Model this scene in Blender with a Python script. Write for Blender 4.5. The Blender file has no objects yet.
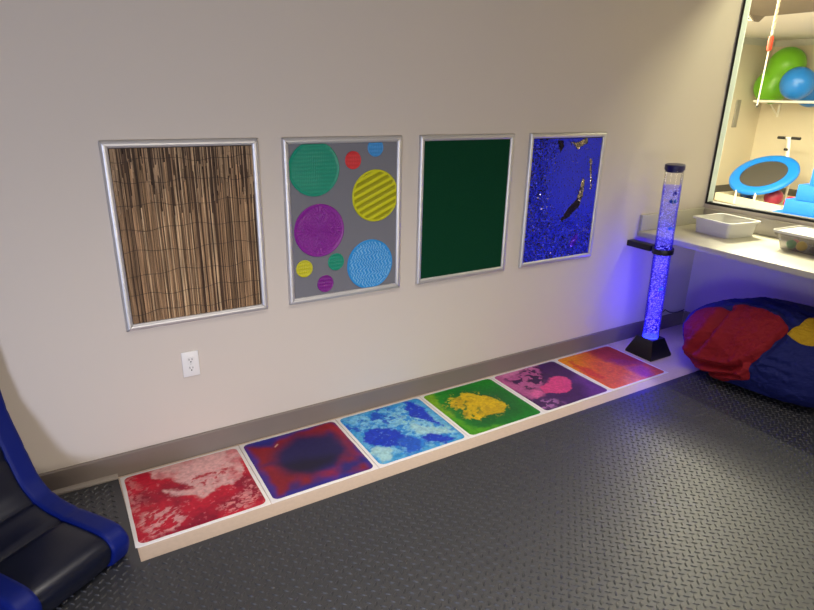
import bpy, bmesh, math, random
import numpy as np
from mathutils import Vector, Matrix
random.seed(4)
S = bpy.context.scene
COL = S.collection
PI = math.pi

# ------------------------------------------------------------------ helpers
def lin(c):
    return tuple(((v/255)/12.92 if v/255 <= .04045 else ((v/255+.055)/1.055)**2.4) for v in c)

def mat(name, rgb, rough=.5, metal=0., spec=.5, bump=None, mottle=None, **kw):
    m = bpy.data.materials.new(name); m.use_nodes = True
    nt = m.node_tree; b = nt.nodes['Principled BSDF']
    c = lin(rgb)
    b.inputs['Base Color'].default_value = (*c, 1)
    b.inputs['Roughness'].default_value = rough
    b.inputs['Metallic'].default_value = metal
    b.inputs['Specular IOR Level'].default_value = spec
    for k, v in kw.items():
        b.inputs[k.replace('_', ' ')].default_value = v
    tc = nt.nodes.new('ShaderNodeTexCoord')
    if mottle:                                   # (scale, amount): the material's own uneven tone
        n = nt.nodes.new('ShaderNodeTexNoise'); n.inputs['Scale'].default_value = mottle[0]; n.inputs['Detail'].default_value = 5
        nt.links.new(tc.outputs['Object'], n.inputs['Vector'])
        mx = nt.nodes.new('ShaderNodeMix'); mx.data_type = 'RGBA'
        mx.inputs['A'].default_value = (*[v*(1-mottle[1]) for v in c], 1)
        mx.inputs['B'].default_value = (*[min(1, v*(1+mottle[1])) for v in c], 1)
        nt.links.new(n.outputs['Fac'], mx.inputs['Factor']); nt.links.new(mx.outputs['Result'], b.inputs['Base Color'])
    if bump:                                     # (scale, strength, distance)
        n = nt.nodes.new('ShaderNodeTexNoise'); n.inputs['Scale'].default_value = bump[0]; n.inputs['Detail'].default_value = 4
        nt.links.new(tc.outputs['Object'], n.inputs['Vector'])
        bp = nt.nodes.new('ShaderNodeBump'); bp.inputs['Strength'].default_value = bump[1]; bp.inputs['Distance'].default_value = bump[2]
        nt.links.new(n.outputs['Fac'], bp.inputs['Height']); nt.links.new(bp.outputs['Normal'], b.inputs['Normal'])
    return m

def mat_attr(name, rough=.4, metal=0., spec=.5, bump=None, **kw):
    m = mat(name, (200, 200, 200), rough, metal, spec, bump, **kw)
    nt = m.node_tree; a = nt.nodes.new('ShaderNodeAttribute'); a.attribute_name = 'dye'
    nt.links.new(a.outputs['Color'], nt.nodes['Principled BSDF'].inputs['Base Color'])
    return m

def mat_emit(name, rgb, strength):
    m = bpy.data.materials.new(name); m.use_nodes = True; nt = m.node_tree
    b = nt.nodes['Principled BSDF']; b.inputs['Base Color'].default_value = (*lin(rgb), 1)
    b.inputs['Emission Color'].default_value = (*lin(rgb), 1); b.inputs['Emission Strength'].default_value = strength
    return m

def mat_thin(name, tint, gloss=.06, extra=None):
    """thin clear sheet: mostly transparent, a little mirror; extra = (closure kind, colour, strength, factor)"""
    m = bpy.data.materials.new(name); m.use_nodes = True; nt = m.node_tree
    nt.nodes.remove(nt.nodes['Principled BSDF']); out = nt.nodes['Material Output']
    tr = nt.nodes.new('ShaderNodeBsdfTransparent'); tr.inputs['Color'].default_value = (*tint, 1)
    cur = tr.outputs[0]
    if extra:
        kind, colr, st, fac = extra
        e = nt.nodes.new('ShaderNodeEmission' if kind == 'emit' else 'ShaderNodeBsdfDiffuse')
        e.inputs['Color'].default_value = (*colr, 1)
        if kind == 'emit': e.inputs['Strength'].default_value = st
        mx = nt.nodes.new('ShaderNodeMixShader'); mx.inputs[0].default_value = fac
        nt.links.new(cur, mx.inputs[1]); nt.links.new(e.outputs[0], mx.inputs[2]); cur = mx.outputs[0]
    g = nt.nodes.new('ShaderNodeBsdfGlossy'); g.inputs['Roughness'].default_value = .05
    lw = nt.nodes.new('ShaderNodeFresnel'); lw.inputs['IOR'].default_value = 1.35
    mt = nt.nodes.new('ShaderNodeMath'); mt.operation = 'MULTIPLY'; mt.inputs[1].default_value = gloss*12
    mt.use_clamp = True
    nt.links.new(lw.outputs[0], mt.inputs[0])
    mx = nt.nodes.new('ShaderNodeMixShader'); nt.links.new(mt.outputs[0], mx.inputs[0])
    nt.links.new(cur, mx.inputs[1]); nt.links.new(g.outputs[0], mx.inputs[2])
    nt.links.new(mx.outputs[0], out.inputs['Surface'])
    return m

def thing(name, label, cat, loc=(0, 0, 0), group=None):
    o = bpy.data.objects.new(name, None); COL.objects.link(o); o.location = loc
    o.empty_display_size = .05
    return tag(o, label, cat, group)

def tag(o, label=None, cat=None, group=None, kind=None):
    if label: o['label'] = label
    if cat: o['category'] = cat
    if group: o['group'] = group
    if kind: o['kind'] = kind
    return o

def world_loc(o):
    v = Vector((0, 0, 0))
    while o is not None:
        v += o.location; o = o.parent
    return v

def link_mesh(name, me, m, parent=None, base=None, sharp=35):
    """verts are in world coordinates; the object's origin becomes its parent's (or base)"""
    o = bpy.data.objects.new(name, me); COL.objects.link(o)
    if parent is not None:
        o.parent = parent; off = world_loc(parent)
        me.transform(Matrix.Translation(-off))
    elif base is not None:
        me.transform(Matrix.Translation(-Vector(base))); o.location = base
    for mm in (m if isinstance(m, (list, tuple)) else [m]):
        me.materials.append(mm)
    if sharp is not None:
        me.polygons.foreach_set('use_smooth', [True]*len(me.polygons))
        me.set_sharp_from_angle(angle=math.radians(sharp))
    me.update()
    return o

def obj(name, bm, m, parent=None, base=None, sharp=35):
    bmesh.ops.recalc_face_normals(bm, faces=bm.faces)
    me = bpy.data.meshes.new(name); bm.to_mesh(me); bm.free()
    return link_mesh(name, me, m, parent, base, sharp)

def pyobj(name, v, f, m, parent=None, base=None, sharp=35, dye=None, mi=None):
    me = bpy.data.meshes.new(name)
    me.from_pydata([tuple(map(float, q)) for q in v], [], [tuple(map(int, q)) for q in f])
    if dye is not None:
        a = me.color_attributes.new('dye', 'FLOAT_COLOR', 'POINT')
        c = np.ones((len(v), 4), np.float32); c[:, :3] = dye
        a.data.foreach_set('color', c.ravel())
    o = link_mesh(name, me, m, parent, base, sharp)
    if mi is not None:
        me.polygons.foreach_set('material_index', np.asarray(mi, np.int32))
    return o

def B(): return bmesh.new()

def box(bm, x0, x1, y0, y1, z0, z1, bev=0, seg=2):
    t = bmesh.new()
    vs = [t.verts.new(p) for p in ((x0,y0,z0),(x1,y0,z0),(x1,y1,z0),(x0,y1,z0),(x0,y0,z1),(x1,y0,z1),(x1,y1,z1),(x0,y1,z1))]
    for f in ((3,2,1,0),(4,5,6,7),(0,1,5,4),(1,2,6,5),(2,3,7,6),(3,0,4,7)):
        t.faces.new([vs[i] for i in f])
    if bev: bmesh.ops.bevel(t, geom=list(t.edges), offset=bev, segments=seg, affect='EDGES', profile=.5)
    merge(bm, t); return bm

def merge(bm, t, M=None):
    if M is not None: t.transform(M)
    me = bpy.data.meshes.new('t'); t.to_mesh(me); t.free(); bm.from_mesh(me); bpy.data.meshes.remove(me)

def prism(bm, pts, axis, a0, a1, bev=0):
    """2D outline extruded along axis ('x','y','z')"""
    t = bmesh.new()
    def P(p, a): return {'x': (a, p[0], p[1]), 'y': (p[0], a, p[1]), 'z': (p[0], p[1], a)}[axis]
    lo = [t.verts.new(P(p, a0)) for p in pts]; hi = [t.verts.new(P(p, a1)) for p in pts]
    n = len(pts)
    t.faces.new(lo); t.faces.new(hi[::-1])
    for i in range(n): t.faces.new((lo[i], hi[i], hi[(i+1) % n], lo[(i+1) % n]))
    if bev: bmesh.ops.bevel(t, geom=list(t.edges), offset=bev, segments=2, affect='EDGES', profile=.5)
    merge(bm, t); return bm

def tube(bm, pts, r, seg=10, caps=True):
    pts = [Vector(p) for p in pts]; n = len(pts)
    rs = r if isinstance(r, (list, tuple)) else [r]*n
    prev = None; rings = []
    for i, p in enumerate(pts):
        d = (pts[min(i+1, n-1)]-pts[max(i-1, 0)]).normalized()
        if prev is None:
            a = d.orthogonal().normalized()
        else:
            a = (prev-d*prev.dot(d)).normalized()
        prev = a; b = d.cross(a)
        rings.append([bm.verts.new(p+rs[i]*(math.cos(2*PI*k/seg)*a+math.sin(2*PI*k/seg)*b)) for k in range(seg)])
    for i in range(n-1):
        for k in range(seg):
            bm.faces.new((rings[i][k], rings[i][(k+1) % seg], rings[i+1][(k+1) % seg], rings[i+1][k]))
    if caps:
        bm.faces.new(rings[0][::-1]); bm.faces.new(rings[-1])
    return bm

def lathe(bm, prof, base, axis=(0, 0, 1), seg=40):
    """prof = [(radius, height along axis)]"""
    ax = Vector(axis).normalized(); a = ax.orthogonal().normalized(); b = ax.cross(a); base = Vector(base)
    rings = []
    for r, h in prof:
        c = base+ax*h
        if r < 1e-6: rings.append([bm.verts.new(c)])
        else: rings.append([bm.verts.new(c+r*(math.cos(2*PI*k/seg)*a+math.sin(2*PI*k/seg)*b)) for k in range(seg)])
    for A, Bb in zip(rings, rings[1:]):
        for k in range(seg):
            q = [A[k % len(A)], A[(k+1) % len(A)], Bb[(k+1) % len(Bb)], Bb[k % len(Bb)]]
            q2 = []
            for v in q:
                if v not in q2: q2.append(v)
            if len(q2) > 2: bm.faces.new(q2)
    return bm

def ball(bm, c, r, u=24, v=16, sc=(1, 1, 1)):
    t = bmesh.new(); bmesh.ops.create_uvsphere(t, u_segments=u, v_segments=v, radius=r)
    merge(bm, t, Matrix.Translation(Vector(c)) @ Matrix.Diagonal((*sc, 1))); return bm

# numpy value noise
_rng = np.random.RandomState(7); _perm = _rng.rand(256, 256)
def vnoise(x, y, s=0):
    x = np.asarray(x, float)+s*17.3; y = np.asarray(y, float)+s*9.1
    xi = np.floor(x).astype(int); yi = np.floor(y).astype(int); fx = x-xi; fy = y-yi
    fx = fx*fx*(3-2*fx); fy = fy*fy*(3-2*fy)
    g = lambda i, j: _perm[i % 256, j % 256]
    return (g(xi, yi)*(1-fx)+g(xi+1, yi)*fx)*(1-fy)+(g(xi, yi+1)*(1-fx)+g(xi+1, yi+1)*fx)*fy
def fbm(x, y, s=0, o=4):
    t = 0; a = .5; n = 0
    for k in range(o):
        t = t+a*vnoise(x*2**k, y*2**k, s+k); n += a; a *= .5
    return t/n-.5
def sstep(a, b, x):
    t = np.clip((x-a)/(b-a), 0, 1); return t*t*(3-2*t)
def sdpoly(u, v, P):
    P = np.asarray(P, float); d = np.full(u.shape, 1e9); ins = np.zeros(u.shape, bool)
    for i in range(len(P)):
        a = P[i]; b = P[(i+1) % len(P)]; e = b-a; w0 = u-a[0]; w1 = v-a[1]
        t = np.clip((w0*e[0]+w1*e[1])/(e@e), 0, 1)
        d = np.minimum(d, np.hypot(w0-t*e[0], w1-t*e[1]))
        c = ((a[1] > v) != (b[1] > v)) & (u < (b[0]-a[0])*(v-a[1])/((b[1]-a[1]) if b[1] != a[1] else 1e-9)+a[0])
        ins ^= c
    return np.where(ins, -d, d)

# ------------------------------------------------------------------ materials
M = {}
M['wall'] = mat('wall vinyl', (208, 198, 186), .75, spec=.25, bump=(420, .12, .001))
M['wall_gym'] = mat('gym wall paint', (214, 203, 178), .7, spec=.25)
M['ceil'] = mat('ceiling paint', (225, 222, 212), .8)
M['base'] = mat('rubber baseboard', (122, 111, 103), .55, mottle=(9, .05))
M['qround'] = mat('shoe moulding', (142, 132, 122), .5)
M['floor'] = mat('beige vinyl floor', (206, 186, 168), .42, mottle=(60, .10), spec=.4)
M['gymfloor'] = mat('gym floor', (120, 110, 98), .5)
M['rubber'] = mat('black rubber', (50, 51, 55), .46, spec=.75, mottle=(14, .12), bump=(900, .12, .0006))
M['alu'] = mat('satin aluminium', (205, 203, 202), .42, metal=.55)
M['alu_edge'] = mat('aluminium jamb', (222, 238, 233), .55, metal=.0)
M['gasket'] = mat('black gasket', (22, 22, 22), .6)
M['white'] = mat('white plastic', (232, 230, 226), .35)
M['slot'] = mat('dark slot', (28, 26, 26), .6)
M['tile_white'] = mat('white vinyl tile border', (232, 228, 226), .28)
M['gel'] = mat_attr('coloured gel under clear vinyl', .4, spec=.25)
M['black'] = mat('black plastic', (16, 16, 20), .4)
M['navy_cap'] = mat('navy plastic cap', (30, 22, 88), .35)
M['lam'] = mat('white laminate', (192, 187, 170), .38, mottle=(30, .03))
M['splash'] = mat('grey laminate upstand', (196, 189, 178), .42)
M['bin'] = mat('white bin plastic', (218, 216, 212), .4, Transmission_Weight=0.0)
M['reed'] = mat_attr('dried reed', .6, spec=.3)
M['wire'] = mat('binding wire', (52, 40, 32), .5)
M['grey_board'] = mat('grey felt board', (118, 118, 124), .85, spec=.15, bump=(700, .2, .0008))
M['green_felt'] = mat('dark green carpet fabric', (12, 62, 38), .95, spec=.08, bump=(600, .8, .003), mottle=(160, .45))
M['disc'] = mat_attr('textured plastic disc', .4, spec=.35)
M['seq_b'] = mat('blue sequin', (30, 48, 244), .3, metal=.25)
M['seq_s'] = mat('silver sequin back', (176, 170, 166), .2, metal=.95)
M['seq_d'] = mat('dark sequin', (42, 34, 52), .3, metal=.8)
M['seq_v'] = mat('violet sequin', (96, 44, 236), .25, metal=.5)
M['seq_base'] = mat('navy backing cloth', (8, 10, 60), .9)
M['vinyl_blue'] = mat('royal blue vinyl', (4, 24, 104), .5, spec=.22, bump=(60, .1, .002))
M['vinyl_navy'] = mat('navy vinyl', (10, 15, 34), .36, spec=.4, bump=(40, .1, .002))
M['bag_blue'] = mat('blue canvas', (22, 30, 94), .72, spec=.25, bump=(500, .15, .001))
M['bag_red'] = mat('red canvas', (136, 22, 31), .72, spec=.25, bump=(500, .15, .001))
M['bag_yellow'] = mat('yellow canvas', (190, 150, 26), .72, spec=.25, bump=(500, .15, .001))
M['cord'] = mat('grey cable', (70, 66, 72), .5)
M['glass'] = mat_thin('window glass', (.97, .985, .97), .03)
M['acrylic'] = mat_thin('clear acrylic tube', (.97, .97, .99), .06)
M['water'] = mat_thin('lit water', (.90, .90, 1), .02, ('emit', (.02, .004, 1), 1.1, .13))
M['bubble'] = mat('air bubbles', (235, 235, 248), .2, Emission_Color=(.30, .30, 1, 1), Emission_Strength=.30)
M['led'] = mat_emit('blue lamp glow', (40, 50, 255), 7)

# ------------------------------------------------------------------ setting (metres; back wall is y = 0, floor z = 0)
XR = 3.45                                   # the window wall's plane
CEIL = 2.75
def struct(name, bm, m, parent=None, sharp=35):
    o = obj(name, bm, m, parent, sharp=sharp)
    if parent is None: o['kind'] = 'structure'
    return o
struct('floor', box(B(), -3.1, XR+.06, -5.1, .12, -.1, 0), M['floor'])
struct('wall_back', box(B(), -3.1, XR, 0, .12, 0, CEIL), M['wall'])
struct('wall_left', box(B(), -3.1, -3, -5, 0, 0, CEIL), M['wall'])
struct('wall_front', box(B(), -3.1, XR, -5.1, -5, 0, CEIL), M['wall'])
struct('ceiling', box(B(), -3.1, XR+.06, -5.1, .12, CEIL, CEIL+.1), M['ceil'])
WY0, WY1, WZ0, WZ1 = -2.6, -.014, .907, 2.47   # window opening
b = B()
box(b, XR, XR+.06, -5, WY0, 0, CEIL); box(b, XR, XR+.06, WY1, 4.0, 0, CEIL)
box(b, XR, XR+.06, WY0, WY1, 0, WZ0-.006); box(b, XR, XR+.06, WY0, WY1, WZ1+.006, CEIL)
struct('wall_right', b, M['wall'])
struct('baseboard_back', prism(B(), [(-.0005, 0), (-.012, 0), (-.012, .100), (-.008, .104), (-.0005, .104)], 'x', -3, XR-.014), M['base'])
struct('baseboard_right', prism(B(), [(XR-.0005, 0), (XR-.012, 0), (XR-.012, .100), (XR-.008, .104), (XR-.0005, .104)], 'y', -5, -.0125), M['base'])
struct('trim_1', prism(B(), [(-.0125, .0045), (-.032, .0045), (-.030, .012), (-.022, .018), (-.0125, .020)], 'x', -3, -.385), M['qround'])
# window: aluminium lining, black gasket, pane
w = thing('window_1', None, None, (XR+.05, (WY0+WY1)/2, WZ0)); w['kind'] = 'structure'
b = B(); t = .006
box(b, XR+.001, XR+.06, WY1-t, WY1-.0005, WZ0, WZ1); box(b, XR+.001, XR+.06, WY0+.0005, WY0+t, WZ0, WZ1)
box(b, XR+.001, XR+.06, WY0+t, WY1-t, WZ1-t, WZ1)
obj('window_frame', b, M['alu_edge'], w)
obj('sill_channel', box(B(), XR+.012, XR+.06, WY0+t+.0005, WY1-t-.0005, WZ0, WZ0+.0038), M['gasket'], w)
b = B()
box(b, XR-.003, XR+.0008, WY1-.006, WY1+.008, WZ0-.010, WZ1+.01); box(b, XR-.003, XR+.0008, WY0-.008, WY0+.006, WZ0-.010, WZ1+.01)
box(b, XR-.003, XR+.0008, WY0+.0065, WY1-.0065, WZ0-.012, WZ0+.004); box(b, XR-.003, XR+.0008, WY0+.0065, WY1-.0065, WZ1-.004, WZ1+.01)
obj('gasket', b, M['gasket'], w)
obj('pane', box(B(), XR+.048, XR+.052, WY0+t, WY1-t, WZ0+.004, WZ1-t), M['glass'], w)

# the bright gym behind the window
GX, GY, GZ = 10.85, 3.93, 2.585
struct('floor_far', box(B(), XR+.06, GX+.1, -4.1, GY+.1, -.1, 0), M['gymfloor'])
struct('wall_far', box(B(), GX, GX+.1, -4, GY, 0, GZ), M['wall_gym'])
struct('wall_far_left', box(B(), XR+.06, GX, GY, GY+.1, 0, GZ), M['wall_gym'])
struct('wall_far_right', box(B(), XR+.06, GX, -4.1, -4, 0, GZ), M['wall_gym'])
struct('ceiling_far', box(B(), XR+.06, GX+.1, -4.1, GY+.1, GZ, GZ+.1), M['ceil'])
M['base_far'] = mat('gym baseboard', (96, 90, 80), .6)
struct('baseboard_far', box(B(), GX-.012, GX-.0005, -3.9, GY-.013, 0, .13), M['base_far'])
struct('baseboard_far_left', box(B(), XR+.11, GX-.013, GY-.012, GY-.0005, 0, .13), M['base_far'])
M['cornice'] = mat('grey cornice', (196, 196, 184), .6)
struct('trim_2', prism(B(), [(GX-.0005, GZ-.10), (GX-.02, GZ-.10), (GX-.05, GZ-.0005), (GX-.0005, GZ-.0005)], 'y', -3.9, GY-.06) if False else
       box(B(), GX-.03, GX-.0005, -3.9, GY-.032, GZ-.10, GZ-.0005), M['cornice'])
struct('trim_3', box(B(), XR+.12, GX-.031, GY-.03, GY-.0005, GZ-.10, GZ-.0005), M['cornice'])
M['beam'] = mat('taupe soffit', (104, 95, 80), .75)
struct('trim_4', prism(B(), [(1.85, GZ-.0005), (1.80, GZ-.06), (1.712, 2.396), (1.69, 2.394), (1.636, 2.445), (-2.5, 2.445), (-2.5, GZ-.0005)], 'x', 5.0, 6.5), M['beam'])

# ------------------------------------------------------------------ snap-frame panels on the wall
FZ0, FZ1, FW, RAIL, FT = .646, 1.386, .582, .027, .016
def rail(A, Bp, C, D):
    """mitred aluminium profile: A,B outer corners, C,D inner corners (C inside of B), rounded crown"""
    b = B(); n = 7; rows = []
    for (o, i) in ((A, D), (Bp, C)):
        o = Vector(o); i = Vector(i); row = []
        hs = [(0, 0), (0, .008), (.12, .013), (.35, FT), (.65, FT-.001), (.88, .011), (1, .008), (1, 0)]
        for (t, h) in hs:
            p = o.lerp(i, t); row.append(b.verts.new((p.x, -.0005-h, p.y)))
        rows.append(row)
    for k in range(len(rows[0])-1):
        b.faces.new((rows[0][k], rows[1][k], rows[1][k+1], rows[0][k+1]))
    b.faces.new(rows[0]); b.faces.new(rows[1][::-1])
    b.faces.new((rows[0][0], rows[0][-1], rows[1][-1], rows[1][0]))
    return b
def frame(name, label, cat, x0):
    t = thing(name, label, cat, (x0+FW/2, 0, FZ0), 'aluminium framed sensory wall panels')
    x1 = x0+FW; g = .0008
    o = [(x0, FZ0), (x1, FZ0), (x1, FZ1), (x0, FZ1)]
    i = [(x0+RAIL, FZ0+RAIL), (x1-RAIL, FZ0+RAIL), (x1-RAIL, FZ1-RAIL), (x0+RAIL, FZ1-RAIL)]
    for k in range(4):
        a, bb, c, d = o[k], o[(k+1) % 4], i[(k+1) % 4], i[k]
        e = (Vector(bb)-Vector(a)).normalized()*.0012
        obj('frame_rail', rail(Vector(a)+e, Vector(bb)-e, Vector(c)-e, Vector(d)+e), M['alu'], t, sharp=50)
    return t, (x0+RAIL, x1-RAIL, FZ0+RAIL, FZ1-RAIL)

# 1 reed panel
t, (a0, a1, c0, c1) = frame('reed_panel', 'silver-framed panel of brown dried reeds, leftmost on the wall above the outlet', 'wall panel', -.268)
obj('backing_board', box(B(), a0, a1, -.003, -.0008, c0, c1), mat('dark board', (44, 32, 26), .9), t)
V, F, Dy = [], [], []
rr = random.Random(3); x = a0+.003
while x < a1-.003:
    r = rr.uniform(.0013, .0026); x += r
    depth = -.0045-rr.uniform(0, .003)
    tone = rr.random()
    basec = np.array(lin((168, 134, 98)))*(.4+.85*tone)
    if rr.random() < .22: basec = np.array(lin((84, 62, 46)))
    if rr.random() < .10: basec = np.array(lin((206, 176, 136)))
    # a reed is laid in one to three lengths; toward the top more of them are split and dark
    cuts = [c0+.001]
    if rr.random() < .75: cuts.append(rr.uniform(c0+.42, c1-.03))
    if rr.random() < .5: cuts.append(rr.uniform(c0+.48, c1-.02))
    cuts = sorted(cuts)+[c1-.001]
    for q, (z0, z1) in enumerate(zip(cuts, cuts[1:])):
        if z1-z0 < .02: continue
        cc = basec.copy()
        if q > 0:
            cc = np.array(lin((84, 64, 48)))*rr.uniform(.6, 1.3) if rr.random() < .5 else np.array(lin((176, 146, 112)))*rr.uniform(.7, 1.1)
        zs = np.linspace(z0, z1-.0015, 9); wob = rr.uniform(-.0012, .0012); ph = rr.uniform(0, 6)
        nb = len(V)
        for z in zs:
            px = x+wob*math.sin(z*9+ph); m_ = cc*(1+.25*math.sin(z*23+ph*3))*rr.uniform(.85, 1.15)
            for k in range(6):
                an = k*PI/3
                V.append((px+r*math.cos(an), depth-rr.uniform(0, .0003)+r*math.sin(an), z)); Dy.append(m_)
        for i in range(8):
            for k in range(6):
                F.append((nb+i*6+k, nb+i*6+(k+1) % 6, nb+i*6+6+(k+1) % 6, nb+i*6+6+k))
        F.append(tuple(nb+k for k in range(5, -1, -1))); F.append(tuple(nb+48+k for k in range(6)))
    x += r*.92
pyobj('reed_mat', V, F, M['reed'], t, sharp=None, dye=np.array(Dy))
b = B()
for zz in (.715, .79, .875, .965, 1.055, 1.145, 1.235, 1.315):
    tube(b, [(xx, -.0105, zz+.006*math.sin(xx*19+zz*31)+.004*math.sin(xx*47+zz*11)) for xx in np.linspace(a0+.002, a1-.002, 60)], .0009, 5)
obj('binding_wire', b, M['wire'], t)

# 2 circles panel
t, (a0, a1, c0, c1) = frame('circle_panel', 'silver-framed grey panel with eleven bright textured circles', 'wall panel', .415)
t['label'] = 'silver-framed grey panel covered with bright textured circles'
obj('grey_board', box(B(), a0, a1, -.005, -.0008, c0, c1), M['grey_board'], t)
def circ(cx, cz, R, col, kind, label):
    nr, na = (34, 140) if R > .08 else (14, 48)
    rs = np.linspace(0, 1, nr+1)[1:]; an = np.linspace(0, 2*PI, na, endpoint=False)
    rg, ag = np.meshgrid(rs, an, indexing='ij'); X = (R*rg*np.cos(ag)).ravel(); Z = (R*rg*np.sin(ag)).ravel(); rad = rg.ravel()
    X = np.append(0, X); Z = np.append(0, Z); rad = np.append(0, rad)
    c = np.array(lin(col)); h = np.zeros(len(X)); tone = np.ones(len(X))
    if kind == 'stripes':
        s = np.sin((Z*.92-X*.40)/.0155*2*PI*.5*1.0); q = sstep(-.2, .35, s); h = .0035*q; tone = .55+.55*q
    elif kind == 'waves':
        s = np.sin((X+.006*np.sin(Z*190))/.016*2*PI+2.2*np.sin(Z*70+X*40)); q = sstep(.35, .8, s); h = .003*q
    elif kind == 'dots':
        s = np.sin(X*2*PI/.013)*np.sin(Z*2*PI/.013); q = sstep(.1, .6, np.abs(s)); h = .002*q; tone = .8+.35*q
    else:
        s = np.sin(X*2*PI/.0085)*.5+np.sin(Z*2*PI/.017)*.5; q = sstep(-.3, .6, s); h = .0015*q; tone = .88+.2*q
    rim = sstep(.90, .95, rad); h = h*(1-rim)+.003*rim*(1-sstep(.985, 1, rad)); tone = tone*(1-rim)+1.05*rim
    dy = c[None]*tone[:, None]
    if kind == 'waves': dy = dy*(1-.75*q[:, None]*(1-rim[:, None]))+np.array(lin((150, 205, 236)))[None]*(.75*q[:, None]*(1-rim[:, None]))
    X2 = np.clip(X+cx, a0+.0015, a1-.0015); Z2 = np.clip(Z+cz, c0+.0015, c1-.0015)
    v = np.stack([X2, -.0075-h, Z2], -1)
    f = [(0, 1+(k+1) % na, 1+k) for k in range(na)]
    for i in range(nr-1):
        for k in range(na):
            f.append((1+i*na+k, 1+i*na+(k+1) % na, 1+(i+1)*na+(k+1) % na, 1+(i+1)*na+k))
    nb = len(v); L = 1+(nr-1)*na
    v = np.concatenate([v, np.stack([X2[L:], np.full(na, -.005), Z2[L:]], -1)]); dy = np.concatenate([dy, dy[L:]])
    for k in range(na): f.append((L+k, L+(k+1) % na, nb+(k+1) % na, nb+k))
    o = pyobj('textured_circle', v, f, M['disc'], t, dye=np.clip(dy, 0, 1)); o['label'] = label
circ(.557, 1.252, .119, (18, 140, 112), 'fine', 'large teal circle')
circ(.744, 1.283, .040, (206, 52, 56), 'fine', 'small red circle')
circ(.858, 1.335, .040, (62, 142, 204), 'fine', 'small light blue circle')
circ(.858, 1.117, .121, (196, 194, 26), 'stripes', 'large yellow circle with slanting ridges')
circ(.573, .978, .121, (128, 28, 140), 'dots', 'large purple circle')
circ(.830, .789, .122, (40, 140, 208), 'waves', 'large blue circle with wavy light ridges')
circ(.494, .809, .040, (196, 190, 36), 'fine', 'small yellow circle')
circ(.651, .823, .041, (18, 142, 112), 'fine', 'small teal circle')
circ(.595, .724, .041, (122, 26, 132), 'fine', 'small purple circle')

# 3 green fabric panel
t, (a0, a1, c0, c1) = frame('fabric_panel', 'silver-framed panel of plain dark green fabric', 'wall panel', 1.094)
obj('fabric', box(B(), a0, a1, -.006, -.0008, c0, c1), M['green_felt'], t)

# 4 sequin panel
t, (a0, a1, c0, c1) = frame('sequin_panel', 'silver-framed panel of shiny blue flip sequins, rightmost on the wall', 'wall panel', 1.784)
obj('backing_cloth', box(B(), a0, a1, -.004, -.0008, c0, c1), M['seq_base'], t)
polys = [([(2.067,.893),(2.114,.956),(2.185,1.015),(2.213,1.08),(2.219,.974),(2.138,.915),(2.08,.888)], 2),
         ([(2.185,1.02),(2.213,1.135),(2.233,1.121),(2.232,1.025),(2.21,.99)], 1),
         ([(2.248,1.246),(2.269,1.239),(2.280,1.175),(2.300,1.059),(2.286,1.071),(2.270,1.151)], 1),
         ([(2.067,1.345),(2.13,1.33),(2.215,1.361),(2.221,1.326),(2.171,1.309),(2.148,1.289),(2.123,1.317)], 1),
         ([(1.99,1.35),(2.03,1.345),(2.04,1.31),(2.02,1.28),(2.00,1.30)], 2),
         ([(2.167,.733),(2.178,.779),(2.219,.809),(2.234,.773),(2.204,.729)], 3)]
px_, pz_ = .0052, .0046
xs = np.arange(a0+.003, a1-.003, px_); zs = np.arange(c0+.003, c1-.003, pz_)
Vs, Fs, Ms = [], [], []
rg = np.random.RandomState(5)
GXs, GZs = np.meshgrid(xs, zs); GXs = GXs+(np.arange(len(zs)) % 2)[:, None]*px_/2
nx = fbm(GXs*30, GZs*30, 3)
sd = [sdpoly(GXs+.012*fbm(GXs*60, GZs*60, 9), GZs+.012*fbm(GXs*60, GZs*60, 19), P) for P, _ in polys]
rough_zone = np.clip(sstep(.42, .12, (GXs-a0)/(a1-a0))+sstep(.5, .1, (GZs-c0)/(c1-c0)), 0, 1)
for j in range(len(zs)):
    for i in range(len(xs)):
        cx, cz = GXs[j, i], GZs[j, i]
        if cx > a1-.003: continue
        mi = 0
        for (P, k), d in zip(polys, sd):
            if d[j, i] < 0: mi = k
        edge = min(abs(d[j, i]) for d in sd) < .004
        wild = rough_zone[j, i]
        tx = rg.normal(0, .10+.32*wild)+ (.5*rg.randn() if edge else 0); tz = rg.normal(-.12, .10+.30*wild)+(.5*rg.randn() if edge else 0)
        if mi == 0 and rg.rand() < .24*wild+.03: mi = 2
        if mi == 0 and rg.rand() < .04*wild+.002: mi = 1  # extra silver sequins scattered as painted-in sparkle glints
        if mi == 1 and rg.rand() < .35: mi = 2
        r = .0031; nb = len(Vs)
        for k in range(6):
            an = k*PI/3+.5; dx = r*math.cos(an); dz = r*math.sin(an)
            Vs.append((cx+dx, -.0075-.0012*rg.rand()*0-(tx*dx+tz*dz)-.0009*((i+j) % 2), cz+dz))
        Fs.append(tuple(range(nb+5, nb-1, -1))); Ms.append(mi)
pyobj('sequins', Vs, Fs, [M['seq_b'], M['seq_s'], M['seq_d'], M['seq_v']], t, sharp=None, mi=Ms)['kind'] = 'stuff'

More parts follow.
